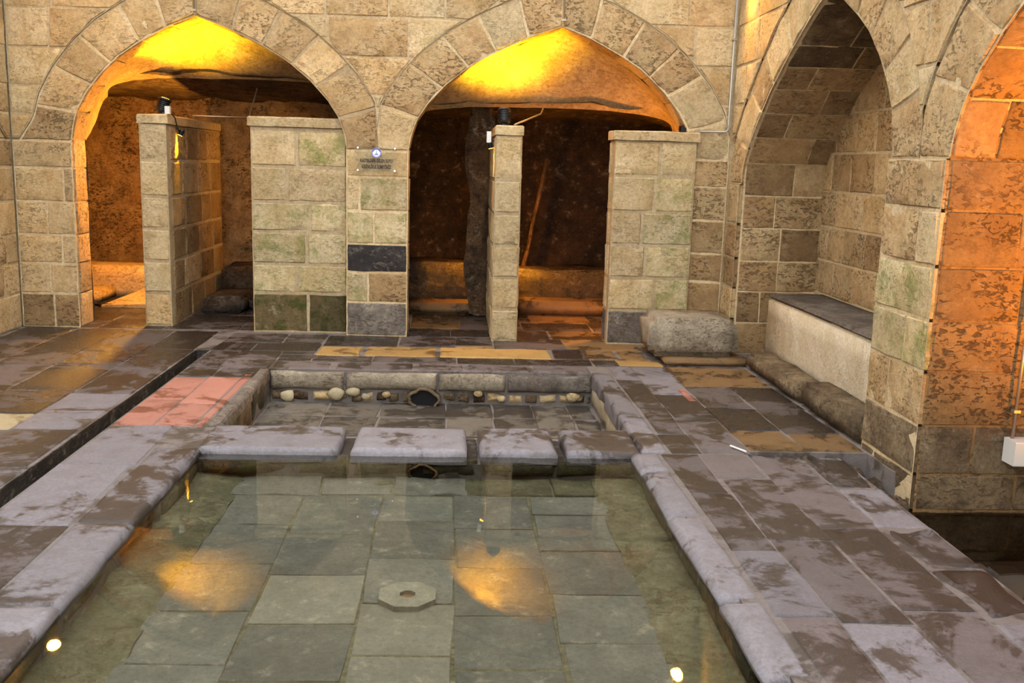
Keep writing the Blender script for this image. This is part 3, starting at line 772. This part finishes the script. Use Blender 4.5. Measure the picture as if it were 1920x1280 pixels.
# ------------------------------------------------------------------ low partition walls in the arches
def partition(label, x0, x1, y0, y1, zt, courses, side, mats, basemat, cop=.03, splits=2, zb=0.0, upper=None, shademats=None):
    """block wall with coping; side = which long/short faces get stones: list of 'front','left','right'"""
    t = thing('partition_wall', ((x0+x1)/2, (y0+y1)/2, zb), label, 'partition wall')
    m = MB().box((x0+.007, y0+.007, zb-.01), (x1-.007, y1, zt-.09)); m.build('core', M['mortar'], t)
    zs = courses
    for k, (a, b) in enumerate(zip(zs, zs[1:])):
        mat = basemat if k == 0 else None
        faces = []
        if 'front' in side: faces.append((lambda u, w, z: Vector((u, y0+w, z)), (0, -1, 0), x0, x1, splits, y1-y0 if False else .1))
        if 'left' in side: faces.append((lambda u, w, z: Vector((x0+w, u, z)), (-1, 0, 0), y0+.1, y1, 4, .05))
        if 'right' in side: faces.append((lambda u, w, z: Vector((x1-w, u, z)), (1, 0, 0), y0+.1, y1, 4, .05))
        for (P, out, lo, hi, n, dp) in faces:
            js = [lo]
            if n > 1:
                for q in range(1, n): js.append(lo+(hi-lo)*(q+R.uniform(-.25, .25))/n)
            js.append(hi)
            for ja, jb in zip(js, js[1:]):
                st = stone('stone', quad(P(ja, 0, a), P(jb, 0, a), P(jb, 0, b), P(ja, 0, b)), out, (mat if not (shademats and n == 4) else None) or R.choice(shademats if (shademats and n == 4) else upper if (upper and k > 3) else mats), t, dp, ch=.012, rough=.006, ns=4, nt=4)
    st = stone('coping', quad((x0-cop, y0-cop, zt), (x1+cop, y0-cop, zt), (x1+cop, y1, zt), (x0-cop, y1, zt)), (0, 0, 1), M['pale'], t, .085, ch=.012, gap=.002)
    return t
cz = [.0, .37, .64, .94, 1.21, 1.53, 1.86]
partition('narrow pale stone partition with coping under the left arch, side courses showing', -2.93, -2.67, 9.25, 11.3, 1.97, [.0, .32, .62, .92, 1.22, 1.55, 1.88], ['front', 'right', 'left'], [M['pale']], M['tan'], .012, 1, shademats=[M['brown'], M['rough'], M['brown']])  # side stones browner than the front: the side's shade put into colour
partition('broad moss-stained screen wall left of the sign pier', -1.88, -1.0, 9.06, 9.34, 1.97, cz, ['front', 'left'], [M['mossy']], M['mossdark'], .02, 2, .0, [M['pale'], M['mossy']])
partition('slim pale stone pillar wall in the middle of the right arch', .335, .585, 8.78, 10.6, 1.95, [0, .3, .59, .88, 1.17, 1.47, 1.86], ['front', 'left', 'right'], [M['pale']], M['pale'], .005, 1)
partition('broad pale screen wall beside the loose stone block', 1.40, 2.15, 8.74, 9.02, 1.94, [0, .32, .62, .92, 1.22, 1.54, 1.85], ['front', 'left'], [M['pale'], M['pale'], M['mossy'], M['pale']], M['basalt'], .02, 2)

# ------------------------------------------------------------------ furniture of the chambers
def block(name, a, b, mat, parent, rough=.015, ch=.03, **p):
    (x0, y0, z0), (x1, y1, z1) = a, b
    import bmesh
    bm = bmesh.new(); bmesh.ops.create_cube(bm, size=1)
    for v in bm.verts: v.co = Vector((x0+(v.co.x+.5)*(x1-x0), y0+(v.co.y+.5)*(y1-y0), z0+(v.co.z+.5)*(z1-z0)))
    bmesh.ops.bevel(bm, geom=list(bm.edges), offset=ch, segments=2, affect='EDGES')
    bmesh.ops.subdivide_edges(bm, edges=[e for e in bm.edges if e.calc_length() > .12], cuts=3, use_grid_fill=True)
    for v in bm.verts: v.co += noise.noise_vector(v.co*5)*rough + noise.noise_vector(v.co*14)*rough*.4
    V = [v.co.copy() for v in bm.verts]; Fc = [tuple(v.index for v in f.verts) for f in bm.faces]; bm.free()
    return mesh_obj(name, V, Fc, mat, parent, **p)
t = thing('stone_trough', (-3.7, 10.7, 0), 'low worn stone latrine seat with dark slot in the left chamber', 'stone seat')
block('back_ledge', (-4.6, 10.98, 0), (-2.98, 11.5, .37), M['tan'], t, .012)
block('seat_slab', (-4.3, 10.42, .02), (-3.78, 11.0, .15), M['tan'], t, .01)
mesh_obj('slot', [(-3.79, 10.4, .03), (-3.3, 10.4, .03), (-3.2, 10.98, .03), (-3.79, 10.98, .03)], [(0, 1, 2, 3)], M['void'], t, False)
mesh_obj('tilted_slab', [(-3.74, 10.38, .02), (-2.98, 10.38, .05), (-2.98, 10.98, .16), (-3.42, 10.98, .15), (-3.74, 10.38, -.02), (-2.98, 10.38, 0), (-2.98, 10.98, .05), (-3.42, 10.98, .05)],
         [(0, 1, 2, 3), (0, 4, 5, 1), (1, 5, 6, 2), (2, 6, 7, 3), (3, 7, 4, 0), (7, 6, 5, 4)], M['tan'], t, False)
t = thing('stone_platform', (-2.2, 10.4, 0), 'dark rubble platform between the left partition and the mossy screen', 'stone platform')
block('stone', (-2.62, 10.1, 0), (-2.2, 10.9, .17), M['wetrock'], t)
block('stone', (-2.18, 10.3, 0), (-1.75, 11.0, .14), M['wetrock'], t)
block('stone', (-2.6, 10.9, 0), (-1.2, 11.5, .40), M['soot'], t)
t = thing('stone_ledge', (1.4, 10.9, 0), 'glistening wet rock ledge along the right chamber wall', 'rock ledge')
block('ledge', (.6, 10.75, 0), (2.25, 11.4, .46), M['wetrock'], t, .03)
block('lower_ledge', (.62, 10.35, 0), (2.2, 10.8, .16), M['ochre'], t, .01)
t = thing('stone_ledge', (-.1, 10.9, 0), 'amber rock ledge left of the slim pillar wall', 'rock ledge')
block('ledge', (-.55, 10.75, 0), (.33, 11.4, .52), M['wetrock'], t, .03)
block('lower_ledge', (-.5, 10.3, 0), (.33, 10.78, .12), M['ochre'], t, .01)
V, Fc = rough_sheet(lambda s, t_: Vector((.12+.24*s, 10.25-.08*math.sin(math.pi*s), 2.2*t_)), 8, 22, .05, 3, 2)
mesh_obj('rock_pilaster', V, Fc, M['soot'], wall_back)
V, Fc = rough_sheet(lambda s, t_: Vector((.76+.24*t_+.05*s, 11.2-.06*math.sin(math.pi*s), .40+1.3*t_)), 6, 20, .015, 4, 4)
mesh_obj('rock_pilaster', V, Fc, M['soot'], wall_back)

# ------------------------------------------------------------------ bench, step, loose block
t = thing('stone_bench', (2.95, 6.8, 0), 'cream plastered bench with dark stone top in the right recess', 'bench')
block('plaster_body', (2.68, 5.3, .0), (XN-.04, 8.08, .555), M['cream'], t, .012, .02)
block('bench_top', (2.685, 5.3, .55), (XN-.04, 8.07, .59), M['basalt'], t, .008, .015)
t = thing('stone_step', (2.55, 6.6, 0), 'long low worn stone step in front of the cream bench', 'step')
block('step_block', (2.43, 6.55, 0), (2.66, 7.78, .14), M['brownrock'], t, .015, .03)
block('step_block', (2.44, 5.52, 0), (2.66, 6.52, .17), M['brownrock'], t, .015, .03)
t = thing('stone_block', (2.0, 8.15, 0), 'big loose rough stone block lying in the right corner', 'stone block')
block('block', (1.66, 7.92, .045), (2.40, 8.50, .37), M['greystone'], t, .025, .05)
t2 = block('plinth_slab', (1.76, 7.80, 0), (2.46, 8.45, .05), M['ochre'], t, .006, .012)

# ------------------------------------------------------------------ pool fittings
t = thing('drain_stone', (cx, cy, ZPOOL), 'pale octagonal drain stone with a round hole on the pool floor', 'drain')
n = 8; ro = .125; ri = .034; V = []; Fc = []
for k in range(n):
    a = 2*math.pi*(k+.5)/n
    V += [(cx+ro*math.cos(a), cy+ro*math.sin(a)*1.0, ZPOOL+.0), (cx+ro*math.cos(a), cy+ro*math.sin(a), ZPOOL+.022), (cx+ri*math.cos(a), cy+ri*math.sin(a), ZPOOL+.022), (cx+ri*math.cos(a), cy+ri*math.sin(a), ZPOOL)]
for k in range(n):
    q = (k+1) % n
    for i in range(3): Fc.append((k*4+i, q*4+i, q*4+i+1, k*4+i+1))
mesh_obj('slab', V, Fc, M['drainstone'], t, False)
mesh_obj('hole', [(cx+ri*math.cos(2*math.pi*k/16), cy+ri*math.sin(2*math.pi*k/16), ZPOOL+.008) for k in range(16)], [tuple(range(16))], M['ochre'], t, False)
def ring_mouth(name, label, cat, c, rx, rz, thick, length, mat, axis='y'):
    t = thing(name, c, label, cat); N = 20; V = []; Fc = []
    for k in range(N):
        a = 2*math.pi*k/N; q = 1+.3*noise.noise(Vector((math.cos(a)*2, math.sin(a)*2, c[0])))
        for (kk, yy) in ((1, 0), (1+thick, 0), (1+thick, length), (1, length)):
            V.append((c[0]+rx*kk*q*math.cos(a), c[1]+yy, c[2]+rz*kk*q*math.sin(a)))
    for k in range(N):
        b = (k+1) % N
        Fc += [(k*4+i, b*4+i, b*4+(i+1) % 4, k*4+(i+1) % 4) for i in range(4)]
    mesh_obj('rim', V, Fc, mat, t)
    mesh_obj('opening', [(c[0]+rx*math.cos(2*math.pi*k/N), c[1]+.02, c[2]+rz*math.sin(2*math.pi*k/N)) for k in range(N)], [tuple(range(N))], M['void'], t, False)
    return t
ring_mouth('clay_pipe', 'dark clay pipe mouth in the basin wall', 'pipe', (-.22, 7.33, -.205), .105, .065, .2, .12, M['brownrock'])
ring_mouth('pool_outlet', 'small round outlet in the far pool wall under water', 'drain', (-.16, 5.255, -.125), .07, .042, .2, .03, M['ochre'])

# ------------------------------------------------------------------ sign
sx0, sx1, sz0, sz1 = -.905, -.545, 1.505, 1.735
sy = Y0+SL*(-.725+.45)-.028
ang = math.atan(SL)
sg = thing('acrylic_sign', (-.725, sy, sz0), 'clear acrylic notice with blue emblem and black lettering on the pier', 'sign')
sg.rotation_euler = (0, 0, ang)
def signpart(name, V, Fc, mat, smooth=False):
    me = bpy.data.meshes.new(name); me.from_pydata([tuple(v) for v in V], [], Fc); me.update(); me.materials.append(mat)
    o = bpy.data.objects.new(name, me); return link(o, sg)
w2, hh = (sx1-sx0)/2, sz1-sz0
b = MB().box((-w2, -.002, 0), (w2, .002, hh)); signpart('panel', b.v, b.f, M['acrylic'])
for sx in (-1, 1):
    for z in (.016, hh-.016):
        b = MB().tube([(sx*(w2-.014), -.012, z), (sx*(w2-.014), .024, z)], [.0085, .0085], 12); signpart('stud', b.v, b.f, M['chrome'])
def disc(r, cx_, cz_, y_, n=28, a0=0, a1=2*math.pi, r2=0):
    if r2 == 0: return [(cx_+r*math.cos(2*math.pi*k/n), y_, cz_+r*math.sin(2*math.pi*k/n)) for k in range(n)], [tuple(range(n))]
    V = []; 
    for k in range(n+1):
        a = a0+(a1-a0)*k/n; V += [(cx_+r*math.cos(a), y_, cz_+r*math.sin(a)), (cx_+r2*math.cos(a), y_, cz_+r2*math.sin(a))]
    return V, [(2*k, 2*k+2, 2*k+3, 2*k+1) for k in range(n)]
ez = hh-.058
signpart('emblem', *disc(.044, 0, ez, -.0032), M['blue'])
signpart('emblem', *disc(.033, 0, ez, -.0036), M['emblemwhite'])
signpart('emblem', *disc(.039, 0, ez, -.0040, 20, math.radians(15), math.radians(165), .029), M['navy'])
signpart('emblem', [(-.018, -.0044, ez-.02), (.018, -.0044, ez-.02), (.012, -.0044, ez-.006), (-.012, -.0044, ez-.006)], [(0, 1, 2, 3)], M['blue'])
signpart('emblem', [(-.004, -.0044, ez-.006), (.004, -.0044, ez-.006), (.002, -.0044, ez+.024), (-.002, -.0044, ez+.024)], [(0, 1, 2, 3)], M['blue'])
for txt, z, wd in (('KASTELDEN GELEN SUYU', .088, .292), ('KES\u0130NL\u0130KLE \u0130\u00c7MEY\u0130N\u0130Z', .034, .262)):
    cu = bpy.data.curves.new('lettering', 'FONT'); cu.body = txt; cu.align_x = 'CENTER'; cu.size = .04; cu.extrude = 0.0006; cu.offset = .0014
    tmp = bpy.data.objects.new('lettering', cu); COL.objects.link(tmp)
    dg = bpy.context.evaluated_depsgraph_get(); me = bpy.data.meshes.new_from_object(tmp.evaluated_get(dg)); COL.objects.unlink(tmp); bpy.data.objects.remove(tmp)
    xs_ = [v.co.x for v in me.vertices]; k = wd/(max(xs_)-min(xs_)); ky = .031/.029*1.0
    for v in me.vertices: v.co = Vector((v.co.x*k, -.0035-v.co.z, v.co.y*1.05+z))
    me.materials.clear(); me.materials.append(M['letters'])
    link(bpy.data.objects.new('lettering', me), sg)

# ------------------------------------------------------------------ lamps, conduits
def spotlight(label, loc, d, size, watt, col, angle, lensmat, blend=.6, mount=None, group=None):
    t = thing('spotlight', loc, label, 'spotlight')
    d = Vector(d).normalized(); L = Vector(loc); a = L+Vector((0, 0, size*1.3))
    b = MB().tube([a-d*size*1.1, a-d*size*.9, a+d*size*.6, a+d*size*.62, a+d*size*.9, a+d*size*.9], [size*.55, size*.78, size*.8, size*.95, size*.95, size*.82], 18)
    hs = b.build('housing', M['black'], t, True)
    for k in range(5):
        p = a-d*size*(.75-.27*k); MB().tube([p-d*size*.04, p+d*size*.04], [size*.92, size*.92], 18).build('fin', M['black'], hs)
    lc = a+d*size*.91; MB().tube([lc-d*.004, lc+d*.002], [size*.8, size*.8], 18).build('lens', lensmat, hs)
    base = L if mount is None else Vector(mount)
    MB().tube([base, a-d*size*.3], size*.28, 10).build('bracket', M['black'], t)
    MB().tube([base-Vector((0, 0, .0)), base+Vector((0, 0, size*.25))], size*.7, 14).build('base_plate', M['black'], t)
    if watt: lamp('spot_lamp', a+d*(size*.9+.012), a+d*2, watt, col, 'SPOT', angle, blend, size*.6)
    return t
def floodlight(label, loc, d, r, watt, col):
    t = thing('floodlight', loc, label, 'floodlight'); d = Vector(d).normalized(); L = Vector(loc)
    hs = MB().tube([L-d*.10, L-d*.08, L, L+d*.02], [r*.5, r*.85, r, r*1.08], 20).build('housing', M['black'], t, True)
    MB().tube([L+d*.018, L+d*.024], [r*.95, r*.95], 20).build('lens', M['lens'], hs)
    MB().tube([L-d*.09, L-d*.15], [.02, .02], 8).build('bracket', M['black'], t)
    lamp('flood_lamp', L+d*.03, L+d, watt, col, 'SPOT', 165, .5, r)
    return t
spotlight('black spotlight on top of the left partition aimed up at the vault', (-2.74, 9.42, 1.975), (.24, .2, .95), .065, 80, YELLOW, 115, M['lenssmall'], 1.0)
spotlight('black spotlight on top of the slim pillar wall', (.42, 9.0, 1.955), (.0, .45, .88), .065, 80, YELLOW, 115, M['lenssmall'], 1.0)
spotlight('small black downlight on the right face of the left partition', (-2.62, 9.55, 1.78), (-.5, 0, -1), .028, 10, YELLOW, 60, M['lenssmall'], mount=(-2.66, 9.55, 1.86))
spotlight('small black downlight beside the slim pillar wall', (.30, 9.0, 1.74), (.25, .1, -1), .028, 5, AMBER, 70, M['lenssmall'], mount=(.325, 9.0, 1.82))
floodlight('round amber floodlight high in the left corner', (-3.80, 8.90, 3.02), (.3, -.85, -.35), .06, 14, AMBER)
floodlight('round amber floodlight high in the right corner', (2.24, 8.60, 3.16), (-.2, -.9, -.35), .06, 14, AMBER)

b = MB().box((2.02, 8.86, 1.94), (2.12, 8.96, 2.0)); 
t = thing('lamp_box', (2.07, 8.9, 1.94), 'small black lamp box on top of the right screen wall', 'lamp'); b.build('housing', M['black'], t)
MB().box((2.03, 8.855, 1.95), (2.11, 8.862, 1.99)).build('lens', M['black'], t)

# unseen lamps added at guessed spots behind the partitions, for the chambers' amber light
def unseen(label, loc, watt, col, target=None):
    t = thing('unseen_lamp', loc, label, 'lamp'); L = Vector(loc)
    MB().tube([L+Vector((0, .05, 0)), L], [.05, .06], 14).build('housing', M['black'], t)
    MB().tube([L, L-Vector((0, .02, 0)), L-Vector((0, .03, 0))], [.05, .045, .02], 14).build('lens', M['lenssmall'], t)
    lamp('unseen_light', L-Vector((0, .06, 0)), target, watt, col, 'POINT' if target is None else 'SPOT', 140, 1.0, size=.05)
unseen('amber bulkhead lamp added on the hidden left face of the left partition', (-3.05, 10.35, 1.45), 40, WARM)
unseen('amber bulkhead lamp added inside the left chamber behind the mossy screen', (-1.3, 10.95, 1.6), 15, WARM, (-2.3, 11.5, 1.2))
unseen('amber bulkhead lamp added inside the right chamber behind the pale screen', (1.9, 9.6, .8), 22, DEEP)
unseen('amber bulkhead lamp added behind the end of the slim pillar wall', (.44, 10.78, .75), 9, DEEP)
spotlight('amber uplight low in the right bay beyond the junction box', (3.6, 3.1, .1), (-.12, .75, .9), .06, 190, (1, .34, .003), 110, M['lens'], 1.0, mount=(3.6, 3.1, -.1))

def conduit(label, pts, r=.009, clips=(), name='conduit', part='pipe', mat='steel'):
    t = thing(name, pts[0], label, name.replace('_', ' ')); MB().tube(pts, r, 8).build(part, M[mat], t, True)
    for c in clips:
        c = Vector(c); MB().box((c.x-.02, c.y-.012, c.z-.008), (c.x+.02, c.y+.015, c.z+.008)).build('clip', M['steel'], t)
def wb_(u, z, w=-.02): v = PB(u, w, z); return (v.x, v.y, v.z)
conduit('thin grey conduit above the left arch tip', [wb_(-2.33, 3.6), wb_(-2.33, 2.84)], .012, [wb_(-2.33, 2.86)])
conduit('thin grey conduit above the right arch tip', [wb_(.91, 3.6), wb_(.91, 2.84)], .010, [wb_(.91, 2.87)])
conduit('long grey conduit down the right corner with an elbow to the screen wall', [wb_(2.42, 3.2), wb_(2.42, 1.98), wb_(2.40, 1.95), wb_(2.12, 1.95)], .011, [wb_(2.42, 2.75), wb_(2.42, 2.0), wb_(2.14, 1.95)])
conduit('thin rod from the left partition to the chamber wall', [(-2.60, 9.9, 1.99), (-2.12, 10.2, 2.0), (-2.05, 10.3, 2.3)], .008, name='support_rod', part='rod')
conduit('thin rod from the slim pillar wall up to the vault', [(.52, 9.1, 1.97), (.80, 9.6, 2.10), (.83, 9.66, 2.16)], .008, name='support_rod', part='rod')
b = thing('cable_box', (-2.70, 9.36, 1.975), 'small white cable box on top of the left partition', 'cable box')
MB().box((-2.69, 9.28, 1.975), (-2.645, 9.325, 2.045)).build('box', M['white'], b); MB().box((-2.69, 9.33, 1.975), (-2.655, 9.36, 2.0)).build('base', M['creamslab'], b)
conduit('dark cable drooping from the cable box to the small downlight', [(-2.66, 9.34, 1.99), (-2.64, 9.42, 1.95), (-2.645, 9.5, 1.88), (-2.64, 9.55, 1.82)], .006, name='cable', part='wire', mat='black')
b = thing('switch_box', (.30, 9.05, 1.83), 'small white switch box hanging beside the slim pillar wall', 'switch box')
MB().box((.265, 8.98, 1.80), (.305, 9.03, 1.90)).build('box', M['white'], b)
# junction box at the right
t = thing('junction_box', (2.98, 4.76, .2), 'white junction box with conduit on the orange jamb', 'junction box')
MB().box((2.93, 4.70, .13), (3.07, 4.81, .26)).build('box', M['white'], t)
MB().box((2.925, 4.692, .135), (3.075, 4.70, .255)).build('lid', M['white'], t)
MB().tube([(2.955, 4.78, .26), (2.965, 4.78, 1.2)], .009, 8).build('pipe', M['steel'], t, True)
MB().box((2.94, 4.765, .40), (2.975, 4.80, .415)).build('clip', M['steel'], t)
t = thing('paper_scrap', (1.68, 5.35, .01), 'tiny white paper scrap on the paving right of the pool', 'litter')
MB().tube([(1.64, 5.42, .013), (1.70, 5.30, .013)], .006, 6).build('roll', M['white'], t)
